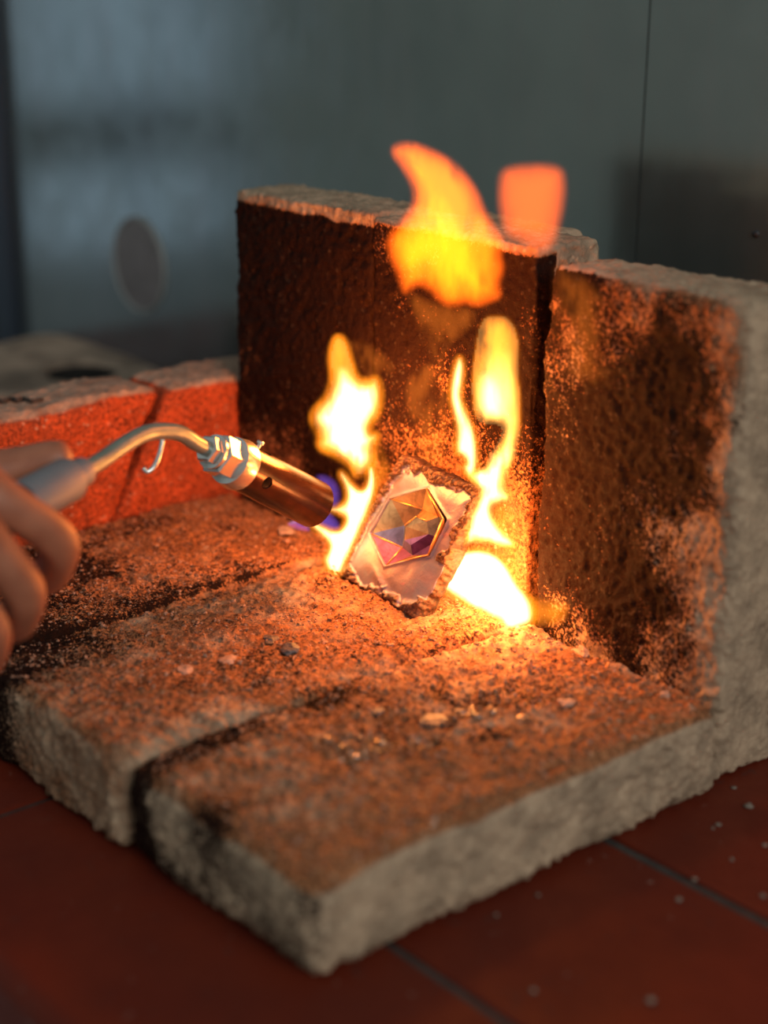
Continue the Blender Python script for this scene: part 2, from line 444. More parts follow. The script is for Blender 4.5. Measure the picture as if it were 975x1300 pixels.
# ------------------------------------------------------------------ flat slab with an oval hole, behind the low bricks
def holed_slab():
    ce = np.array([.275, .735]); nr, na = 26, 96
    zt = .060
    hc = on_z(105, 470, zt)[:2]
    hx = (on_z(150, 470, zt)-on_z(60, 470, zt))[:2]/2; hy = (on_z(105, 459, zt)-on_z(105, 483, zt))[:2]/2
    outl = []
    sil = [(-70, 470), (-60, 445), (0, 437), (60, 432), (120, 437), (165, 451), (207, 466)]
    far = [on_z(u, v, zt)[:2] for u, v in sil]
    near = [np.array([.345, .635]), np.array([.30, .628]), np.array([.22, .66]), np.array([.15, .70])]
    ctrl = np.array(far + near); m = len(ctrl)
    for k in range(na):
        t = k/na*m; i = int(t); f = t-i
        p0, p1, p2, p3 = (ctrl[(i+q) % m] for q in (-1, 0, 1, 2))
        outl.append(.5*((2*p1)+(-p0+p2)*f+(2*p0-5*p1+4*p2-p3)*f*f+(-p0+3*p1-3*p2+p3)*f**3))
    outl = np.array(outl)
    # match hole samples to outline samples by angle about the hole centre
    ang = np.arctan2(outl[:, 1]-hc[1], outl[:, 0]-hc[0])
    B = np.stack([hx, hy], 1); Bi = np.linalg.inv(B)
    dirs = np.stack([np.cos(ang), np.sin(ang)], 1); l = np.linalg.norm(dirs@Bi.T, axis=1)
    hole = hc + dirs/l[:, None]
    V, F = [], []
    rings = [('hole', -.03), ('hole', 0)]
    for z in (zt-.035, zt-.012, zt-.004): V += [(*p, z) for p in hole]
    for s in np.linspace(.04, 1, nr):
        P = hole*(1-s)+outl*s
        z = zt + .0012*fbm(np.c_[P, np.zeros(len(P))], 25, 4, 5) - .012*sstep(.85, 1, np.full(len(P), s)) + .010*np.exp(-((P[:, 0]-.33)**2+(P[:, 1]-.79)**2)/.04**2)*(1-sstep(.8, 1, np.full(len(P), s)))
        V += [(*p, q) for p, q in zip(P, z)]
    V += [(*p, 0.0) for p in outl]
    nring = 3+nr+1
    for i in range(nring-1):
        for k in range(na):
            k2 = (k+1) % na; F.append((i*na+k, i*na+k2, (i+1)*na+k2, (i+1)*na+k))
    F.append(tuple(range(na)))
    holef = 3*na
    me = mesh(V, F); bm = bmesh.new(); bm.from_mesh(me); bmesh.ops.recalc_face_normals(bm, faces=bm.faces[:]); bm.to_mesh(me); bm.free()
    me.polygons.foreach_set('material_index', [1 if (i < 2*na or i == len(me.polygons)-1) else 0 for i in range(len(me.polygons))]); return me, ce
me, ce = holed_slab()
o = link('holed_slab', me, [simple_mat('slab_stone', (.36, .27, .20), .85, noise=.6, nscale=22, bump=.5, bscale=300), simple_mat('hole_shade', (.012, .011, .010), .9)], None, True, origin=(ce[0], ce[1], 0))  # black lining: the shade inside the hole put into the colour
tag(o, 'flat tan refractory slab with a black oval hole behind the low red bricks', 'slab')

# ================================================================== torch and hand
CHROME = simple_mat('chrome', (.80, .81, .78), .24, .9, .12, 120)
STEELT = simple_mat('satin_tube', (.30, .36, .31), .32, .5, .15, 160)
BARREL = simple_mat('barrel_steel', (.09, .042, .030), .22, .8, .35, 90, color2=(.055, .03, .023))
BLUEG = simple_mat('grey_collar', (.20, .222, .245), .5, .1, .1, 100)
BLACK = simple_mat('black_grip', (.015, .015, .016), .6)
nz = at(399, 640, .835); nt_ = at(283, 580, .775)
axis = nz-nt_; axis /= np.linalg.norm(axis)
torch = empty('gas_torch', tuple(nt_)); tag(torch, 'chrome gas torch with bent tube and tapered barrel held in the hand', 'torch')
Lb = np.linalg.norm(nz-nt_)
br = .0128
def tube_shell(o, d, s0, s1, r0, r1, th, seg=64):
    return lathe([(s0, r0), (s0+.2*(s1-s0), r0), ((s0+s1)/2, (r0+r1)/2), (s1-.0005, r1), (s1, r1-.0004), (s1, r1-th), (s1-.001, r1-th), (s0+.003, r0-th), (s0, r0-th)], o, d, seg, True)
bme = tube_shell(nt_, axis, .012, Lb, br*.96, br, .0011)
barrel = link('barrel', bme, BARREL, torch)
# air holes cut through the barrel
hole_dirs = []
side = np.cross(axis, [0, 0, 1]); side /= np.linalg.norm(side)
viewd = nt_-CAM; viewd /= np.linalg.norm(viewd)
toc = -viewd - axis*np.dot(-viewd, axis); toc /= np.linalg.norm(toc)
bi = np.cross(axis, toc)
cut = []
for k in range(4):
    a_ = k*math.pi/2 + .12
    dd = toc*math.cos(a_) + bi*math.sin(a_)
    pc = nt_ + axis*(.024)
    m_ = lathe([(0, .0033), (.02, .0033)], pc + dd*.004, dd, 20)
    cut.append(m_)
bmc = bmesh.new()
for m_ in cut: bmc.from_mesh(m_)
cm = bpy.data.meshes.new('cut'); bmc.to_mesh(cm); bmc.free()
cm.transform(Matrix.Translation(-Vector(nt_)))
co = bpy.data.objects.new('cutter', cm); col.objects.link(co); co.location = torch.location
bpy.context.view_layer.update()
md = barrel.modifiers.new('b', 'BOOLEAN'); md.operation = 'DIFFERENCE'; md.object = co; md.solver = 'EXACT'
dg = bpy.context.evaluated_depsgraph_get(); newm = bpy.data.meshes.new_from_object(barrel.evaluated_get(dg))
barrel.modifiers.clear(); barrel.data = newm; bpy.data.objects.remove(co)
def smooth_by_angle(o, a=35):
    me = o.data; bm = bmesh.new(); bm.from_mesh(me)
    for f in bm.faces: f.smooth = True
    for e_ in bm.edges: e_.smooth = (len(e_.link_faces) == 2 and e_.calc_face_angle(0) < math.radians(a))
    bm.to_mesh(me); bm.free()
smooth_by_angle(barrel)
def hexnut(name, s0, s1, r, parent, mat, n=6, ch=.0008):
    o = link(name, lathe([(s0, r*.88), (s0+ch, r), (s1-ch, r), (s1, r*.88)], nt_, axis, n), mat, parent, smooth=False); return o
fl_ = link('flange', lathe([(.004, .0085), (.005, .0122), (.012, .0134), (.0135, .0130), (.014, .009)], nt_, axis, 48), CHROME, torch); smooth_by_angle(fl_)
hexnut('hex_nut', -.006, .005, .0108, torch, CHROME)
w_ = link('washer', lathe([(-.0085, .006), (-.008, .0088), (-.0065, .0088), (-.006, .006)], nt_, axis, 32), CHROME, torch); smooth_by_angle(w_)
hexnut('lock_nut', -.0135, -.0085, .0072, torch, CHROME)
# set screw standing on the barrel next to the flange
sdir = -bi if (-bi)[2] > 0 else bi
sc_o = nt_ + axis*.019 + sdir*br*.93
s_ = link('set_screw', lathe([(0, .0012), (.0022, .0012), (.0023, .0020), (.0036, .0020), (.0039, .0016)], sc_o, sdir, 16), CHROME, torch); smooth_by_angle(s_)
def spline(pts, n):
    pts = [np.array(p, float) for p in pts]; m = len(pts)-1; out_ = []
    for k in range(n):
        t = k/(n-1)*m; i = min(int(t), m-1); f = t-i
        p1, p2 = pts[i], pts[i+1]; p0 = pts[i-1] if i > 0 else 2*p1-p2; p3 = pts[i+2] if i+2 <= m else 2*p2-p1
        out_.append(.5*((2*p1)+(-p0+p2)*f+(2*p0-5*p1+4*p2-p3)*f*f+(-p0+3*p1-3*p2+p3)*f**3))
    return np.array(out_)
def sweep(path, radii, seg=20, cap=True):
    P = np.array(path); n = len(P); Tn = np.gradient(P, axis=0); Tn /= np.linalg.norm(Tn, axis=1)[:, None]
    a = np.cross(Tn[0], [0.3, .2, 1.0]); a /= np.linalg.norm(a); V, F = [], []
    for i in range(n):
        a = a - Tn[i]*np.dot(a, Tn[i]); a /= np.linalg.norm(a); b = np.cross(Tn[i], a)
        for k in range(seg):
            t = 2*math.pi*k/seg; V.append(P[i] + (a*math.cos(t)+b*math.sin(t))*radii[i])
    for i in range(n-1):
        for k in range(seg):
            k2 = (k+1) % seg; F.append((i*seg+k, i*seg+k2, (i+1)*seg+k2, (i+1)*seg+k))
    if cap: F.append(tuple(range(seg))[::-1]); F.append(tuple(range((n-1)*seg, n*seg)))
    return mesh(V, F)
col_p = at(92, 606, .690); col_q = at(60, 622, .680)
tpts = [nt_-axis*.008, nt_-axis*.020, at(225, 549, .748), at(190, 549, .735), at(160, 563, .722), at(128, 585, .708), col_p, col_q]
tp_ = spline(tpts, 60)
link('tube', sweep(tp_, [.0039]*60), STEELT, torch)
cdv = at(128, 585, .708)-col_q; cdv /= np.linalg.norm(cdv)
c_ = link('collar', lathe([(-.030, .0100), (-.001, .0100), (.0005, .0094), (.0012, .0060)], col_p-cdv*.002, cdv, 40), BLUEG, torch); smooth_by_angle(c_)
c2_ = link('ferrule', lathe([(-.001, .0066), (.0075, .0066), (.009, .0058), (.0092, .0040)], col_p, cdv, 32), BLUEG, torch); smooth_by_angle(c2_)
h_end = at(-330, 770, .60)
hdir = h_end-col_q; hdir /= np.linalg.norm(hdir)
link('handle', sweep(spline([col_p-cdv*.030, col_p-cdv*.040, col_p-cdv*.05+hdir*.03, h_end], 30), [.0090]*12+[.0110]*18), BLACK, torch)
# hanging hook of the torch, beneath the tube bend
hk = spline([at(207, 556, .745), at(203, 575, .745), at(196, 592, .745), at(187, 599, .744), at(182, 594, .743)], 24)
link('hook', sweep(hk, [.0012]*24, 10), CHROME, torch)

# --- hand
def skin_mat():
    m, nt, out = new_mat('skin')
    pos = nd(nt, 'ShaderNodeNewGeometry').outputs['Position']
    n1 = noise_n(nt, pos, 60, 4); n2 = noise_n(nt, pos, 900, 3)
    c = mixc(nt, rng_map(nt, n1, .35, .65), (.40, .15, .082), (.32, .11, .058))
    b = nd(nt, 'ShaderNodeBsdfPrincipled', {'Base Color': c, 'Roughness': .5, 'Subsurface Weight': .12, 'Subsurface Radius': (.006, .002, .001), 'Subsurface Scale': 1.0})
    bn = nd(nt, 'ShaderNodeBump', {'Height': n2, 'Strength': .2, 'Distance': .0004})
    nt.links.new(bn.outputs[0], b.inputs['Normal']); nt.links.new(b.outputs[0], out.inputs[0]); return m
SKIN = skin_mat()
def skin_hand():
    J = []          # (point, rx, ry) ; edges
    E_ = []
    def add(p, r, parent=None):
        J.append((np.array(p), r)); i = len(J)-1
        if parent is not None: E_.append((parent, i))
        return i
    wrist = add(at(-215, 735, .625), .026)
    fore = add(at(-420, 830, .585), .032, wrist)
    add(at(-700, 960, .53), .038, fore)
    palm = add(at(-125, 690, .638), .028, wrist)
    fingers = [
        # MCP, PIP, DIP, tip (pixel, pixel, distance), radius
        [(-8, 628, .632), (82, 688, .655), (62, 738, .682), (15, 726, .700), .0092],
        [(-30, 672, .622), (36, 752, .642), (20, 797, .668), (-25, 785, .690), .0095],
        [(-62, 722, .618), (-8, 806, .634), (-22, 850, .660), (-62, 838, .680), .0090],
        [(-98, 768, .616), (-58, 845, .628), (-70, 880, .650), (-100, 870, .668), .0078],
    ]
    for mcp, pip, dip, tip, r in fingers:
        k = add((at(*mcp)+at(-125, 690, .638)*1)/2, .013, palm)
        a = add(at(*mcp), r*1.28, k)
        mid = (at(*mcp)+at(*pip))/2
        b0 = add(mid, r*1.02, a)
        b = add(at(*pip), r*1.08, b0); c = add(at(*dip), r*.92, b); add(at(*tip), r*.78, c)
    th = [(-120, 640, .672), (-55, 610, .690), (24, 596, .694), (72, 584, .694), (94, 577, .694)]
    rs = [.015, .0128, .0105, .0100, .0072]
    prev = palm
    for p, r in zip(th, rs): prev = add(at(*p), r, prev)
    me = bpy.data.meshes.new('hand'); org = at(-125, 690, .638)
    me.from_pydata([tuple(p-org) for p, r in J], E_, []); me.update()
    o = bpy.data.objects.new('person', me); col.objects.link(o); o.location = org
    sk = o.modifiers.new('skin', 'SKIN'); sk.use_smooth_shade = True; sk.branch_smoothing = .3
    for i, (p, r) in enumerate(J):
        v = me.skin_vertices[0].data[i]; v.radius = (r, r); v.use_root = (i == 0)
    ss = o.modifiers.new('sub', 'SUBSURF'); ss.levels = 3; ss.render_levels = 3
    bpy.context.view_layer.update()
    dg = bpy.context.evaluated_depsgraph_get(); nm = bpy.data.meshes.new_from_object(o.evaluated_get(dg))
    o.modifiers.clear(); o.data = nm; nm.materials.clear(); nm.materials.append(SKIN)
    nm.polygons.foreach_set('use_smooth', [True]*len(nm.polygons))
    return o
hand = skin_hand(); tag(hand, 'bare right hand and forearm gripping the gas torch, thumb along the tube', 'person')


# ================================================================== metal tablet with star
tb = [np.array(p) for p in ((.2065, .2445, .0452), (.1985, .1680, .0452), (.2340, .1560, .1090), (.2315, .2165, .1140))]  # BL BR TR TL
pc = sum(tb)/4
nrm = np.cross(tb[1]-tb[0], tb[3]-tb[0]); nrm /= np.linalg.norm(nrm)
if np.dot(nrm, CAM-pc) < 0: nrm = -nrm
def on_tab(u, v):
    o_, d = ray(u, v); return o_ + d*(np.dot(pc-o_, nrm)/np.dot(d, nrm))
ex = tb[1]-tb[0]; ex /= np.linalg.norm(ex); ey = np.cross(nrm, ex)
if np.dot(ey, tb[3]-tb[0]) < 0: ey = -ey
def loc2(p): return np.array([np.dot(p-pc, ex), np.dot(p-pc, ey)])
def zp(x, y): return on_tab(420+x/4.875, 570+y/4.875)
hexo = [zp(*q) for q in ((595, 245), (697, 432), (605, 655), (345, 725), (255, 525), (375, 308))]
hex2 = np.array([loc2(p) for p in hexo])
def inside_depth(p2, poly):
    """signed distance (positive inside) to a convex polygon given either way round"""
    c = poly.mean(0); dmin = np.full(len(p2), 1e9)
    for i in range(len(poly)):
        a, b = poly[i], poly[(i+1) % len(poly)]; e_ = b-a; n_ = np.array([-e_[1], e_[0]])/np.linalg.norm(e_)
        if np.dot(c-a, n_) < 0: n_ = -n_
        dmin = np.minimum(dmin, (p2-a)@n_)
    return dmin
def tablet_mesh():
    n = 150; s, t = np.meshgrid(np.linspace(0, 1, n+1), np.linspace(0, 1, n+1), indexing='ij')
    s, t = s.ravel(), t.ravel()
    P = ((1-s)*(1-t))[:, None]*tb[0] + (s*(1-t))[:, None]*tb[1] + (s*t)[:, None]*tb[2] + ((1-s)*t)[:, None]*tb[3]
    ed = np.minimum(np.minimum(s, 1-s)*.073, np.minimum(t, 1-t)*.068)      # distance to rim
    # ragged outline
    out_n = fbm(P, 120, 3, 31)*.0016
    cdir = P-pc; cdir -= (cdir@nrm)[:, None]*nrm; cdir /= np.linalg.norm(cdir, axis=1)[:, None]+1e-9
    wgt = sstep(.012, 0, ed)
    P = P + cdir*(out_n*wgt)[:, None]
    hgt = fbm(P, 45, 3, 33)*.0007 + fbm(P, 18, 2, 34)*.0010
    # creases at the foot of the tablet
    fold = np.exp(-((t-.13-.10*np.sin(s*5+1))/.03)**2)*.0011*sstep(.25, .5, s)
    hgt += fold
    # thick crusted rim on the left and top, thinner on the right
    side_w = np.where(s*.073 < .012, 1.0, 0) 
    rimw = .0052 + .0030*fbm(P, 150, 3, 35)
    rim = sstep(0, 1, np.clip((rimw-ed)/.0022, 0, 1))
    strength = np.clip(.9*(s < .25) + .9*(t > .8) + .65*(s > .78)*(t > .42) + .55*(t < .14), 0, 1)
    strength = np.clip(strength, 0, 1)
    rim = rim*strength
    crust = rim*(.0012 + .0022*np.abs(fbm(P, 330, 3, 36)) )
    hgt += crust - .0014*wgt*(1-rim)
    d = inside_depth(np.stack([(P-pc)@ex, (P-pc)@ey], 1), hex2)
    hgt = np.where(d > 0, np.minimum(hgt, 0) - .0075*sstep(0, .0012, d), hgt)
    hgt += .0008*np.exp(-(d/.0012)**2)*(d < 0)
    Fp = P + nrm*hgt[:, None]
    th = .0105
    Bp = P - nrm*(th + .0006*fbm(P, 60, 2, 37))[:, None]
    N_ = (n+1)*(n+1); idx = np.arange(N_).reshape(n+1, n+1)
    q = np.stack([idx[:-1, :-1], idx[1:, :-1], idx[1:, 1:], idx[:-1, 1:]], -1).reshape(-1, 4)
    loop = np.concatenate([idx[:, 0], idx[-1, 1:], idx[-2::-1, -1], idx[0, -2:0:-1]])
    V = [Fp, Bp]; F = [q, q[:, ::-1]+N_]
    m = 6; off = 2*N_; prev = loop
    cd_ = cdir[loop]
    for k in range(1, m+1):
        if k == m: cur = loop+N_
        else:
            f = k/m; R_ = Fp[loop]*(1-f)+Bp[loop]*f + cd_*((.0010*math.sin(math.pi*f) + .0011*fbm(Fp[loop]+f*.02, 300, 3, 38)))[:, None]
            V.append(R_); cur = np.arange(len(loop))+off; off += len(loop)
        nx = np.roll(prev, -1); cx_ = np.roll(cur, -1)
        F.append(np.stack([prev, cur, cx_, nx], -1)); prev = cur
    V = np.concatenate(V); F = np.concatenate(F)
    me = mesh(V, F)
    rimA = np.zeros(len(V)); rimA[:N_] = rim; rimA[N_:] = 1
    a_ = me.attributes.new('rim', 'FLOAT', 'POINT'); a_.data.foreach_set('value', rimA.astype(np.float32))
    bm = bmesh.new(); bm.from_mesh(me); bmesh.ops.recalc_face_normals(bm, faces=bm.faces[:]); bm.to_mesh(me); bm.free()
    return me
def tablet_mat():
    m, nt, out = new_mat('tempered_metal')
    pos = nd(nt, 'ShaderNodeNewGeometry').outputs['Position']
    rim = nd(nt, 'ShaderNodeAttribute', attribute_name='rim').outputs['Fac']
    n1 = noise_n(nt, pos, 45, 4, .6, .8); n2 = noise_n(nt, pos, 500, 4, .6); n3 = noise_n(nt, pos, 80, 3, .5, 1.5)
    ramp = nt.nodes.new('ShaderNodeValToRGB'); nt.links.new(n1, ramp.inputs[0])
    cr = ramp.color_ramp; cr.elements[0].position = .28; cr.elements[0].color = (.15, .14, .30, 1); cr.elements[1].position = .75; cr.elements[1].color = (.27, .19, .20, 1)
    e1 = cr.elements.new(.42); e1.color = (.20, .215, .31, 1); e2 = cr.elements.new(.56); e2.color = (.25, .21, .28, 1)
    c = mixc(nt, math_n(nt, 'MULTIPLY', rng_map(nt, n3, .6, .75), .5), ramp.outputs[0], (.42, .12, .20))
    c = mixc(nt, rng_map(nt, rim, .15, .6), c, mixc(nt, rng_map(nt, n2, .35, .65), (.12, .055, .03), (.035, .02, .014)))
    b = nd(nt, 'ShaderNodeBsdfPrincipled', {'Base Color': c})
    nt.links.new(rng_map(nt, rim, .1, .6, .60, .25), b.inputs['Metallic'])
    nt.links.new(rng_map(nt, rim, .1, .6, .44, .5), b.inputs['Roughness'])
    bn = nd(nt, 'ShaderNodeBump', {'Height': n2, 'Strength': .22, 'Distance': .0008}); nt.links.new(bn.outputs[0], b.inputs['Normal'])
    nt.links.new(b.outputs[0], out.inputs[0]); return m
tab = empty('metal_tablet', (pc[0]-.008, pc[1], T)); tag(tab, 'iridescent cast metal tablet with star relief leaning among the flames', 'metal tablet')
link('plate', tablet_mesh(), tablet_mat(), tab)
# faceted six pointed star in the recess
def facet_mat(name, color, rough=.38):
    m, nt, out = new_mat(name)
    pos = nd(nt, 'ShaderNodeNewGeometry').outputs['Position']
    n1 = noise_n(nt, pos, 130, 4, .6, 1.0); n2 = noise_n(nt, pos, 700, 3)
    c = mixc(nt, rng_map(nt, n1, .35, .7), color, tuple(x*.55 for x in color))
    b = nd(nt, 'ShaderNodeBsdfPrincipled', {'Base Color': c, 'Metallic': .7, 'Roughness': rough})
    bn = nd(nt, 'ShaderNodeBump', {'Height': n2, 'Strength': .25, 'Distance': .0006}); nt.links.new(bn.outputs[0], b.inputs['Normal'])
    nt.links.new(b.outputs[0], out.inputs[0]); return m
FM = [facet_mat('facet_brown', (.14, .085, .065)), facet_mat('facet_grey', (.15, .15, .155)), facet_mat('facet_blue', (.08, .11, .38)), facet_mat('facet_violet', (.14, .06, .30)), facet_mat('facet_magenta', (.26, .06, .18)), facet_mat('facet_gold', (.40, .18, .06), .4)]
A, B, C, D, E2, F2 = [p + nrm*.0004 for p in hexo]
def ip(x, y, dz): return zp(x, y) + nrm*dz
i1 = ip(522, 362, -.0052); i2 = ip(636, 412, -.0035); i3 = ip(640, 540, -.0050); i4 = ip(470, 650, -.0040); i5 = ip(395, 598, -.0055); i6 = ip(412, 462, -.0052)
Mc = ip(510, 498, -.0004)
facets = [((F2, i1, A), 0), ((A, i2, B), 5), ((B, i3, C), 5), ((C, i4, D), 5), ((D, i5, E2), 4), ((E2, i6, F2), 1),
          ((A, i1, i2), 5), ((B, i2, i3), 1), ((C, i3, i4), 3), ((D, i4, i5), 4), ((E2, i5, i6), 2), ((F2, i6, i1), 0)]
inner = [i1, i2, i3, i4, i5, i6]
jn = [p*.62 + Mc*.38 + nrm*.0016 for p in inner]
for k, mi in enumerate((5, 1, 3, 2, 1, 0)):
    k2 = (k+1) % 6
    facets += [((inner[k], inner[k2], jn[k2]), mi), ((inner[k], jn[k2], jn[k]), mi)]
facets += [((jn[5], jn[0], jn[1]), 1), ((jn[5], jn[1], jn[2]), 1), ((jn[5], jn[2], jn[4]), 0), ((jn[2], jn[3], jn[4]), 3)]
for tri, mi in facets:
    t3 = [np.array(p) for p in tri]
    n_ = np.cross(t3[1]-t3[0], t3[2]-t3[0])
    if np.dot(n_, nrm) < 0: t3 = [t3[0], t3[2], t3[1]]
    V = t3 + [p - nrm*.0012 for p in t3]
    link('star_facet', mesh(V, [(0, 1, 2), (5, 4, 3), (0, 3, 4, 1), (1, 4, 5, 2), (2, 5, 3, 0)]), FM[mi], tab, smooth=False)
# raised beads along the star's ridges and outline
bead = facet_mat('ridge_bead', (.80, .42, .15), .3)
for p, q in ((A, B), (B, C), (C, D), (A, i2), (F2, i1), (i6, jn[0]), (jn[0], jn[1]), (E2, i5), (i5, D)):
    link('ridge', sweep([p, (p+q)/2 + nrm*.0002, q], [.0004, .0005, .0004], 8), bead, tab)

# ================================================================== flames
def chaikin(P, it=2):
    P = np.asarray(P, float)
    for _ in range(it):
        Q = np.roll(P, -1, 0); P = np.stack([.75*P+.25*Q, .25*P+.75*Q], 1).reshape(-1, 2)
    return P
def poly_dist(pts, poly):
    """signed distance, positive inside"""
    A_ = poly; B_ = np.roll(poly, -1, 0); d2 = np.full(len(pts), 1e12); ins = np.zeros(len(pts), bool)
    for a, b in zip(A_, B_):
        e_ = b-a; l2 = max(e_@e_, 1e-9); t = np.clip(((pts-a)@e_)/l2, 0, 1); q = a+t[:, None]*e_
        d2 = np.minimum(d2, ((pts-q)**2).sum(1))
        c1 = (a[1] > pts[:, 1]) != (b[1] > pts[:, 1])
        if abs(b[1]-a[1]) > 1e-9: ins ^= c1 & (pts[:, 0] < (b[0]-a[0])*(pts[:, 1]-a[1])/(b[1]-a[1])+a[0])
    return np.where(ins, 1, -1)*np.sqrt(d2)
def gas_body(name, outline, x, mat, parent, tmax=.012, soft=10, power=1.4, streak=.5, holes=(), seed=0, step=2.2, sway=.003, zoom=None, grow=0, fade=None):
    """a rounded body of burning gas: real thickness, thin at its edges and full in its middle"""
    def cv(P):
        P = np.asarray(P, float)
        if zoom: P = np.array([zoom[0], zoom[1]]) + P/zoom[2]
        return chaikin(P)
    poly = cv(outline); lo = poly.min(0)-step*2-max(grow, 0); hi = poly.max(0)+step*2+max(grow, 0)
    us = np.arange(lo[0], hi[0]+step, step); vs2 = np.arange(lo[1], hi[1]+step, step)
    Ug, Vg = np.meshgrid(us, vs2, indexing='ij'); pts = np.stack([Ug.ravel(), Vg.ravel()], 1)
    D = poly_dist(pts, poly) + grow
    for h_ in holes: D = np.minimum(D, -poly_dist(pts, cv(h_)))
    q = np.c_[pts*np.array([.085, .028]), np.full(len(pts), seed*3.1)]
    nz_ = fbm(q, 1.0, 3, 700+seed)
    Dm = np.where(D > 0, D*np.clip(1 + streak*nz_, .15, 3), D)
    th = tmax*(1-np.exp(-(np.maximum(Dm, 0)/soft)**power))
    if fade is not None: th = th*fade(pts[:, 0], pts[:, 1])
    inside = D > 0
    th = th + .00012
    xs = x + sway*fbm(np.c_[pts*.018, np.full(len(pts), 9.1+seed)], 1.0, 2, 720+seed)
    dirs = FW[None] + RT[None]*((pts[:, 0]-487.5)/FPX)[:, None] + UP[None]*((650-pts[:, 1])/FPX)[:, None]
    C_ = CAM + dirs*((xs-CAM[0])/dirs[:, 0])[:, None]
    dn = dirs/np.linalg.norm(dirs, axis=1)[:, None]
    front = C_ - dn*(th/2)[:, None]; back = C_ + dn*(th/2)[:, None]
    nu, nv = Ug.shape; idx = np.arange(len(pts)).reshape(nu, nv)
    Qd = np.stack([idx[:-1, :-1], idx[1:, :-1], idx[1:, 1:], idx[:-1, 1:]], -1).reshape(-1, 4)
    Qd = Qd[inside[Qd].any(1)]
    n0 = len(pts); ea = Qd.ravel(); eb = np.roll(Qd, -1, 1).ravel()
    opp = np.isin(eb*n0+ea, ea*n0+eb); ea, eb = ea[~opp], eb[~opp]          # open rim
    F_ = np.concatenate([Qd[:, ::-1], Qd+n0, np.stack([ea, eb, eb+n0, ea+n0], 1)]); V_ = np.concatenate([front, back])
    used = np.unique(F_); rm = -np.ones(len(V_), int); rm[used] = np.arange(len(used))
    me = mesh(V_[used], rm[F_])
    return link(name, me, mat, parent)
def flame_light(name, loc, watts, parent, color=(1, .255, .038), r=.012):
    l = bpy.data.lights.new(name, 'POINT'); l.energy = watts; l.color = color; l.shadow_soft_size = r
    o = bpy.data.objects.new(name, l); col.objects.link(o); o.parent = parent; o.location = Vector(loc)-Vector(parent.location)
    return o
# glow per metre of flame
RED_ = glow_volume('flame_edge', (1, .12, .006), 130)
ORG = glow_volume('flame_orange', (1, .25, .010), 150)
YEL = glow_volume('flame_yellow', (1, .52, .07), 330)
COR = glow_volume('flame_core', (1, .64, .22), 950)
UPO = glow_volume('upper_orange', (1, .19, .004), 140)
UPY = glow_volume('upper_yellow', (1, .42, .004), 80)
Z2 = (380, 380, 2.708); Z3 = (420, 160, 2.708); Z4 = (220, 520, 4.432)

fa = empty('flame', tuple(on_x(425, 720, .203))); tag(fa, 'bright flame curling up between the torch nozzle and the tablet', 'flame')
left_up = [(128, 135), (110, 200), (122, 270), (100, 340), (55, 385), (48, 415), (78, 470), (70, 505), (110, 522), (160, 550), (190, 580), (203, 606), (235, 575), (250, 555), (247, 510), (268, 465), (240, 468), (235, 432), (270, 385), (277, 330), (266, 270), (240, 288), (195, 278), (175, 225), (160, 165), (145, 138)]
left_low = [(15, 750), (70, 775), (120, 800), (150, 790), (165, 748), (130, 732), (88, 722), (140, 712), (165, 690), (160, 645), (136, 598), (150, 593), (175, 630), (200, 655), (225, 655), (238, 620), (238, 572), (255, 578), (262, 640), (244, 710), (204, 800), (168, 880), (142, 940), (122, 954), (82, 905), (98, 870), (108, 840), (60, 795)]
lowfade = lambda u, v: .35+.65*sstep(440, 500, v)
gas_body('flame_mantle', left_up, .215, ORG, fa, .015, 11, 1.3, .5, zoom=Z2, seed=1, grow=9)
gas_body('flame_core', left_up, .215, COR, fa, .010, 15, 2.0, .45, zoom=Z2, seed=2, fade=lambda u, v: sstep(462, 505, v))
gas_body('flame_mantle', left_low, .206, ORG, fa, .012, 9, 1.3, .4, zoom=Z2, seed=3, grow=6)
gas_body('flame_core', left_low, .206, COR, fa, .008, 7, 1.8, .4, zoom=Z2, seed=4)
gas_body('flame_mantle', [(228, 420), (280, 470), (305, 550), (325, 590), (285, 660), (250, 720), (240, 600), (236, 500)], .218, ORG, fa, .006, 14, 1.2, .6, zoom=Z2, seed=5)
gas_body('flame_core', [(35, 912), (50, 915), (75, 940), (95, 942), (80, 955), (60, 948)], .203, YEL, fa, .006, 4, 1.2, 0, zoom=Z2, seed=6, step=1.2)
flame_light('flame_glow', on_x(432, 520, .190), 1.05, fa, r=.016)
flame_light('flame_glow', on_x(436, 690, .200), .06, fa, r=.008)

fb = empty('flame', tuple(on_x(620, 770, .222))); tag(fb, 'tall white-hot flame and its spreading foot on the brick beside the tablet', 'flame')
thin = [(550, 192), (535, 230), (522, 290), (518, 340), (533, 400), (545, 450), (536, 525), (560, 535), (578, 560), (562, 580), (582, 612), (602, 600), (612, 560), (607, 480), (590, 420), (565, 370), (554, 330), (562, 280), (564, 220)]
main = [(640, 66), (622, 100), (613, 150), (600, 240), (596, 330), (606, 400), (640, 428), (660, 450), (655, 500), (655, 545), (640, 580), (600, 588), (578, 610), (610, 640), (627, 662), (600, 720), (570, 790), (538, 832), (560, 842), (640, 832), (690, 852), (738, 852), (738, 830), (690, 790), (660, 732), (670, 702), (732, 690), (702, 650), (712, 600), (737, 550), (747, 500), (757, 440), (757, 340), (747, 250), (752, 180), (742, 110), (717, 68), (680, 58)]
hole1 = [(640, 425), (668, 422), (706, 440), (690, 490), (660, 535), (646, 520), (652, 470)]
pool = [(462, 972), (488, 920), (528, 880), (580, 864), (640, 862), (690, 888), (722, 930), (748, 980), (793, 1030), (804, 1080), (797, 1112), (760, 1127), (718, 1135), (690, 1102), (640, 1080), (580, 1050), (520, 1012)]
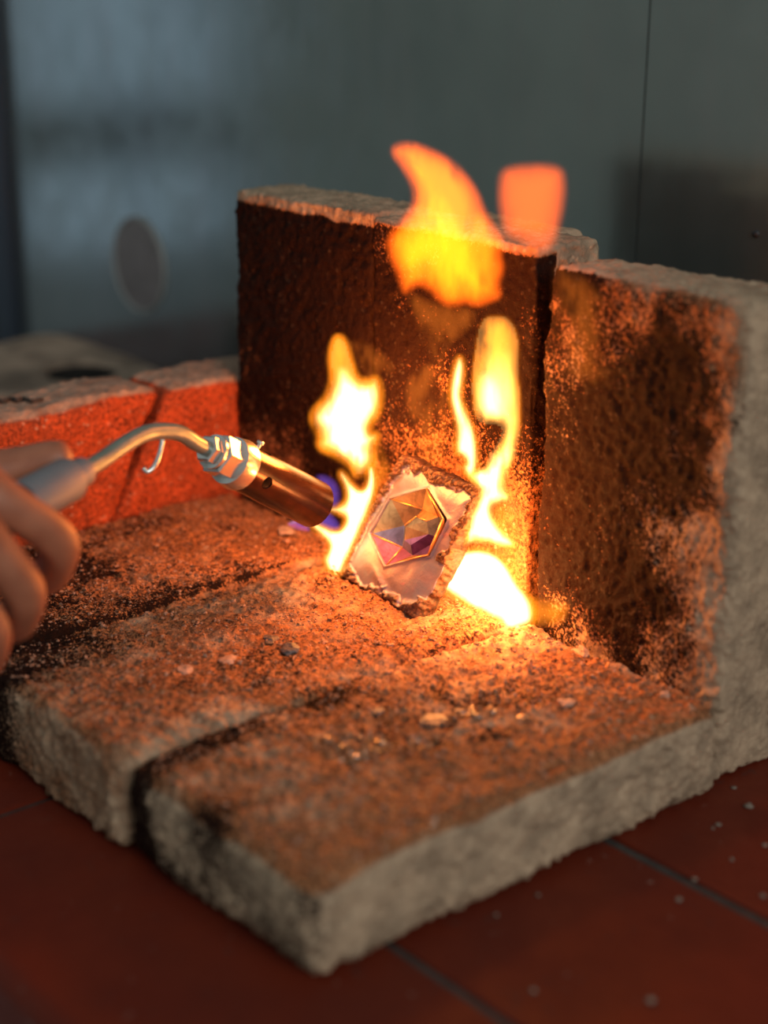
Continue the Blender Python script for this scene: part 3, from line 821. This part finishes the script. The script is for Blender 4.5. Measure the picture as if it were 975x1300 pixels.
gas_body('flame_mantle', thin, .222, ORG, fb, .010, 8, 1.3, .3, zoom=Z2, seed=11, grow=6)
gas_body('flame_core', thin, .222, COR, fb, .007, 7, 1.8, .3, zoom=Z2, seed=12)
gas_body('flame_mantle', main, .225, ORG, fb, .015, 12, 1.3, .75, [hole1], zoom=Z2, seed=13, grow=4)
gas_body('flame_body', main, .225, YEL, fb, .009, 15, 1.6, .9, [hole1], zoom=Z2, seed=14, fade=lambda u, v: .12+.88*sstep(425, 530, v))
gas_body('flame_core', main, .225, COR, fb, .010, 13, 2.0, .5, [hole1], zoom=Z2, seed=15, fade=lambda u, v: .10*sstep(440, 500, v)+.9*sstep(560, 610, v))
gas_body('flame_core', [(625, 240), (605, 320), (612, 390), (650, 412), (700, 420), (715, 380), (700, 300), (670, 250)], .225, COR, fb, .004, 14, 2, .3, zoom=Z2, seed=16)
gas_body('flame_mantle', pool, .226, ORG, fb, .012, 11, 1.3, .3, zoom=Z2, seed=17, grow=8)
gas_body('flame_core', pool, .226, COR, fb, .012, 9, 1.6, .2, zoom=Z2, seed=18)
gas_body('flame_mantle', [(730, 980), (790, 1015), (860, 1025), (925, 1035), (935, 1075), (905, 1125), (820, 1130), (740, 1120)], .231, ORG, fb, .007, 11, 1.3, .4, zoom=Z2, seed=19)
gas_body('flame_mantle', [(660, 690), (735, 700), (760, 800), (770, 920), (800, 1010), (730, 960), (690, 880), (650, 780)], .230, ORG, fb, .006, 14, 1.4, .5, zoom=Z2, seed=20)
flame_light('flame_glow', on_x(612, 738, .212), .38, fb, r=.012)
flame_light('flame_glow', on_x(625, 640, .210), .24, fb, r=.012)
flame_light('flame_glow', on_x(640, 500, .205), .09, fb, r=.012)

fc = empty('flame', tuple(on_x(580, 385, .222))); tag(fc, 'tall orange flame tip leaping above the upright bricks, pointed', 'flame')
u1 = [(222, 66), (213, 95), (250, 140), (282, 200), (292, 250), (272, 300), (225, 345), (198, 390), (203, 440), (233, 510), (250, 575), (270, 562), (300, 540), (340, 560), (380, 602), (420, 622), (460, 602), (500, 618), (540, 602), (582, 587), (572, 540), (592, 490), (577, 440), (595, 400), (562, 350), (522, 290), (502, 230), (460, 170), (410, 120), (340, 83), (270, 58)]
gas_body('flame_mantle', u1, .212, RED_, fc, .010, 9, 1.4, .4, zoom=Z3, seed=21, grow=6)
gas_body('flame_body', u1, .212, UPO, fc, .014, 14, 1.5, .5, zoom=Z3, seed=22)
gas_body('flame_core', [(255, 110), (300, 190), (310, 260), (290, 320), (240, 380), (235, 450), (262, 520), (320, 470), (370, 540), (420, 590), (450, 540), (500, 590), (560, 575), (520, 500), (500, 400), (450, 320), (400, 230), (330, 140)], .212, UPY, fc, .011, 15, 1.6, .6, zoom=Z3, seed=23)
gas_body('flame_core', [(350, 270), (358, 330), (365, 400), (385, 455), (410, 430), (412, 370), (390, 310)], .212, UPY, fc, .008, 9, 1.6, .2, zoom=Z3, seed=24)
flame_light('flame_glow', on_x(565, 310, .205), .13, fc, color=(1, .2, .03), r=.016)
fd = empty('flame', tuple(on_x(668, 303, .225))); tag(fd, 'soft square-topped orange flame floating above the seam of the upright bricks', 'flame')
u2 = [(585, 150), (640, 136), (720, 130), (795, 142), (806, 200), (800, 270), (788, 330), (772, 395), (740, 440), (690, 425), (650, 395), (600, 378), (580, 300), (575, 220)]
gas_body('flame_mantle', u2, .222, RED_, fd, .006, 9, 1.5, .15, zoom=Z3, seed=25, grow=5)
gas_body('flame_body', u2, .222, RED_, fd, .0072, 14, 1.6, .2, zoom=Z3, seed=26, fade=lambda u, v: (1-.75*sstep(285, 305, v)))

# thin glowing gas between the flames
SM = glow_volume('glowing_haze', (1, .22, .02), 30)
hz = empty('glowing_haze', tuple(on_x(540, 600, .225))); tag(hz, 'faint wisps of glowing gas drifting up before the sooty bricks', 'haze', kind='stuff')
gas_body('wisp', [(505, 360), (530, 420), (545, 470), (520, 520), (530, 600), (570, 590), (575, 520), (560, 450), (600, 420), (620, 390), (560, 385)], .228, SM, hz, .010, 16, 1.5, 1.0, seed=31)
gas_body('wisp', [(430, 430), (470, 430), (505, 460), (500, 480), (478, 470), (490, 560), (470, 530), (450, 450)], .228, SM, hz, .009, 12, 1.4, .9, seed=32)
gas_body('wisp', [(695, 320), (700, 420), (715, 490), (770, 495), (790, 470), (760, 450), (775, 390), (750, 350)], .230, SM, hz, .008, 20, 1.6, 1.0, seed=33)
gas_body('wisp', [(510, 480), (515, 530), (530, 540), (545, 500), (560, 470), (545, 455)], .228, SM, hz, .012, 10, 1.4, .9, seed=34)

# blue torch flame petals
BL1 = glow_volume('gas_violet', (.34, .15, 1.0), 32); BL2 = glow_volume('gas_blue', (.12, .34, 1.0), 100)
ft = empty('torch_flame', tuple(nz)); tag(ft, 'blue and violet gas flame petals at the torch nozzle', 'flame')
gas_body('petal', [(790, 360), (850, 355), (912, 388), (948, 450), (948, 522), (912, 560), (860, 555), (815, 510), (795, 440)], .192, BL1, ft, .012, 8, 1.2, .3, zoom=Z4, seed=41, step=1.5)
gas_body('petal', [(765, 600), (800, 558), (850, 552), (900, 588), (943, 640), (943, 678), (900, 692), (850, 672), (800, 642)], .190, BL1, ft, .014, 6, 1.2, .3, zoom=Z4, seed=42, step=1.5)
gas_body('petal', [(632, 642), (690, 620), (745, 608), (785, 692), (720, 688), (660, 668)], .186, BL1, ft, .012, 6, 1.2, .3, zoom=Z4, seed=43, step=1.5)
gas_body('petal', [(800, 430), (845, 495), (855, 530), (805, 575), (745, 625), (650, 656), (632, 640), (728, 598), (783, 540), (798, 480)], .188, BL2, ft, .008, 5, 1.2, .3, zoom=Z4, seed=44, step=1.5)

# ================================================================== crumbs
def top_verts(k):
    W, N = BR[base[k]['label']]; s = N[:, 2] > .9; return W[s]
TV = np.concatenate([top_verts(k) for k in (1, 2, 3)])
def surf(x, y):
    i = np.argmin((TV[:, 0]-x)**2 + (TV[:, 1]-y)**2); return TV[i]
CH1 = simple_mat('chip_clay', (.50, .33, .25), .75, noise=.4, nscale=300, bump=.4, bscale=900)
CH2 = simple_mat('chip_slag', (.14, .12, .12), .35, noise=.5, nscale=300, bump=.6, bscale=700)
def chip(u, v, wpx, hpx, mat, label, seed):
    p0 = on_z(u, v, T); p = surf(p0[0], p0[1]); dep = np.dot(p-CAM, FW)
    sx = wpx*dep/FPX/2; sy = max(hpx*dep/FPX/2/math.sin(.36), sx*.45); sz = min(sx, sy)*.38
    bm = bmesh.new(); bmesh.ops.create_icosphere(bm, subdivisions=2, radius=1)
    r = random.Random(seed)
    a = RT[:2]; b = FW[:2]/np.linalg.norm(FW[:2])
    vv = np.array([v_.co[:] for v_ in bm.verts]); nn = fbm(vv+seed*3.3, 1.6, 3, seed)
    for v_, k in zip(bm.verts, nn):
        q = v_.co*(1+.38*k); q.z = max(q.z, -.55)
        v_.co = Vector((p[0] + q.x*sx*a[0] + q.y*sy*b[0], p[1] + q.x*sx*a[1] + q.y*sy*b[1], p[2] + sz*.40 + q.z*sz))
    o = link('brick_chip', bm_mesh(bm), mat, None, smooth=False, origin=(p[0], p[1], p[2]))
    tag(o, label, 'chip', 'chips on the hearth')
chips = [
 (364, 683, 22, 10, CH1, 'long pale chip on the flat brick below the torch nozzle rim'),
 (264, 699, 12, 9, CH1, 'small pale chip on the flat brick under the torch barrel'),
 (768, 816, 13, 13, CH1, 'upstanding pale flake at the foot of the sooty upright brick'),
 (742, 820, 18, 9, CH1, 'pale flat flake lying by the upstanding flake'),
 (548, 916, 36, 15, CH2, 'grey slag lump in the middle of the front flat brick'),
 (720, 892, 20, 8, CH1, 'pale pinkish chip near the right edge of the front flat brick'),
 (845, 882, 14, 8, CH1, 'pale crumb near the upright brick on the front flat brick end'),
 (370, 826, 26, 11, CH2, 'dark grey flake on the flat brick before the tablet'),
 (345, 814, 18, 8, CH2, 'small grey flake beside the dark grey flake before the tablet'),
 (288, 838, 24, 9, CH1, 'pinkish flake on the middle flat brick left of the grey flakes'),
 (236, 850, 20, 9, CH1, 'rounded pinkish crumb on the middle flat brick near its sooty end'),
 (350, 695, 10, 6, CH1, 'tiny pale crumb next to the long pale chip'),
 (480, 905, 16, 8, CH2, 'dark slag crumb left of the grey slag lump'),
]
for i, (u, v, w, h, m_, lab) in enumerate(chips): chip(u, v, w, h, m_, lab, 60+i)

def grit(name, count, smin, smax, mat, label, seed, region=None):
    r = np.random.default_rng(seed); pts = TV[r.integers(0, len(TV), count)]
    if region is not None: pts = pts[region(pts)]
    V, F = [], []
    base_v = np.array([(1, 0, 0), (-1, 0, 0), (0, 1, 0), (0, -1, 0), (0, 0, 1), (0, 0, -1)], float)
    base_f = np.array([(0, 2, 4), (2, 1, 4), (1, 3, 4), (3, 0, 4), (2, 0, 5), (1, 2, 5), (3, 1, 5), (0, 3, 5)])
    n = len(pts); s = smin*(smax/smin)**(r.random(n)**2.2)
    q = r.normal(size=(n, 3, 3)); u_, _, vt = np.linalg.svd(q); Rm = u_@vt
    stretch = 1 + r.normal(size=(n, 1, 3))*.3
    vv = np.einsum('nij,nkj->nki', Rm, base_v[None]*stretch)*s[:, None, None]
    vv[:, :, 2] *= .7
    V = (vv + pts[:, None, :] + np.array([0, 0, 1])*(s*.25)[:, None, None]).reshape(-1, 3)
    F = (base_f[None] + (np.arange(n)*6)[:, None, None]).reshape(-1, 3)
    o = link(name, mesh(V, F), mat, None, smooth=False)
    tag(o, label, 'grit', kind='stuff'); return o
grit('brick_grit', 14000, .00025, .0015, simple_mat('grit_clay', (.46, .25, .16), .7, noise=.75, nscale=260), 'loose clay grit strewn over the flat bricks', 5)
SL = simple_mat('glassy_slag', (.42, .19, .08), .30, noise=.5, nscale=300, spec=.9)
def slag_zone(p):
    z_ = np.zeros(len(p), bool)
    for u, v, ru, rv in ((448, 948, 52, 16), (534, 942, 22, 10), (405, 938, 16, 6), (560, 1046, 24, 10), (600, 905, 30, 9), (665, 912, 16, 6)):
        c_ = on_z(u, v, T); du = on_z(u+ru, v, T)-c_; dv = on_z(u, v-rv, T)-c_
        Bi = np.linalg.inv(np.stack([du[:2], dv[:2]], 1)); z_ |= (((p[:, :2]-c_[:2])@Bi.T)**2).sum(1) < 1
    return z_
grit('slag_grains', 30000, .0006, .0022, SL, 'glossy amber slag grains glinting on the front flat brick', 6, slag_zone)

# bits of rubble on the tiles beside the front brick
CR = simple_mat('white_crumb', (.24, .19, .15), .8, noise=.3, nscale=300)
def crumb(u, v, px, lab, seed):
    p = on_z(u, v, 0); dep = np.dot(p-CAM, FW); s = px*dep/FPX/2*.75
    bm = bmesh.new(); bmesh.ops.create_icosphere(bm, subdivisions=2, radius=1)
    vv = np.array([v_.co[:] for v_ in bm.verts]); nn = fbm(vv+seed*3.3, 1.6, 3, seed)
    for v_, k in zip(bm.verts, nn):
        q = v_.co*(1+.35*k); q.z = max(q.z, -.6); v_.co = Vector((p[0]+q.x*s, p[1]+q.y*s, q.z*s*.6+s*.34))
    o = link('brick_crumb', bm_mesh(bm), CR, None, smooth=True, origin=(p[0], p[1], 0)); tag(o, lab, 'crumb', 'crumbs on the tiles')
lab = 'small pale crumb lying on the terracotta tiles beside the hearth'
own = {0: 'largest pale crumb on the tile beside the upright brick with the pale free end', 1: 'pale crumb on the tile right at the foot of the pale upright brick end', 2: 'pale crumb lying on the dark grout joint of the tiles', 9: 'pale crumb on the tile close under the long grey side of the front brick'}
for i, (u, v, px) in enumerate([(950, 1025, 15), (932, 1001, 9), (882, 1117, 9), (971, 1074, 9), (912, 1048, 10), (929, 1092, 8), (968, 1138, 11), (826, 1272, 16), (677, 1259, 12), (683, 1137, 8), (630, 1162, 7), (905, 1052, 6), (862, 1143, 10)]):
    crumb(u, v, px, own.get(i, lab), 90+i)

# dark bent wire on the low brick
wp = [on_z(u, v, ZL+.0018) for u, v in ((-12, 506), (4, 509), (14, 506), (22, 508), (30, 506), (40, 509), (54, 507))]
o = link('wire_scrap', sweep(spline(wp, 40), [.0009+.0006*abs(math.sin(k*.9)) for k in range(40)], 8), simple_mat('rusty_wire', (.04, .028, .022), .7), None, True, origin=tuple(wp[0]))
tag(o, 'short dark twisted wire lying on the low red firebrick', 'wire')
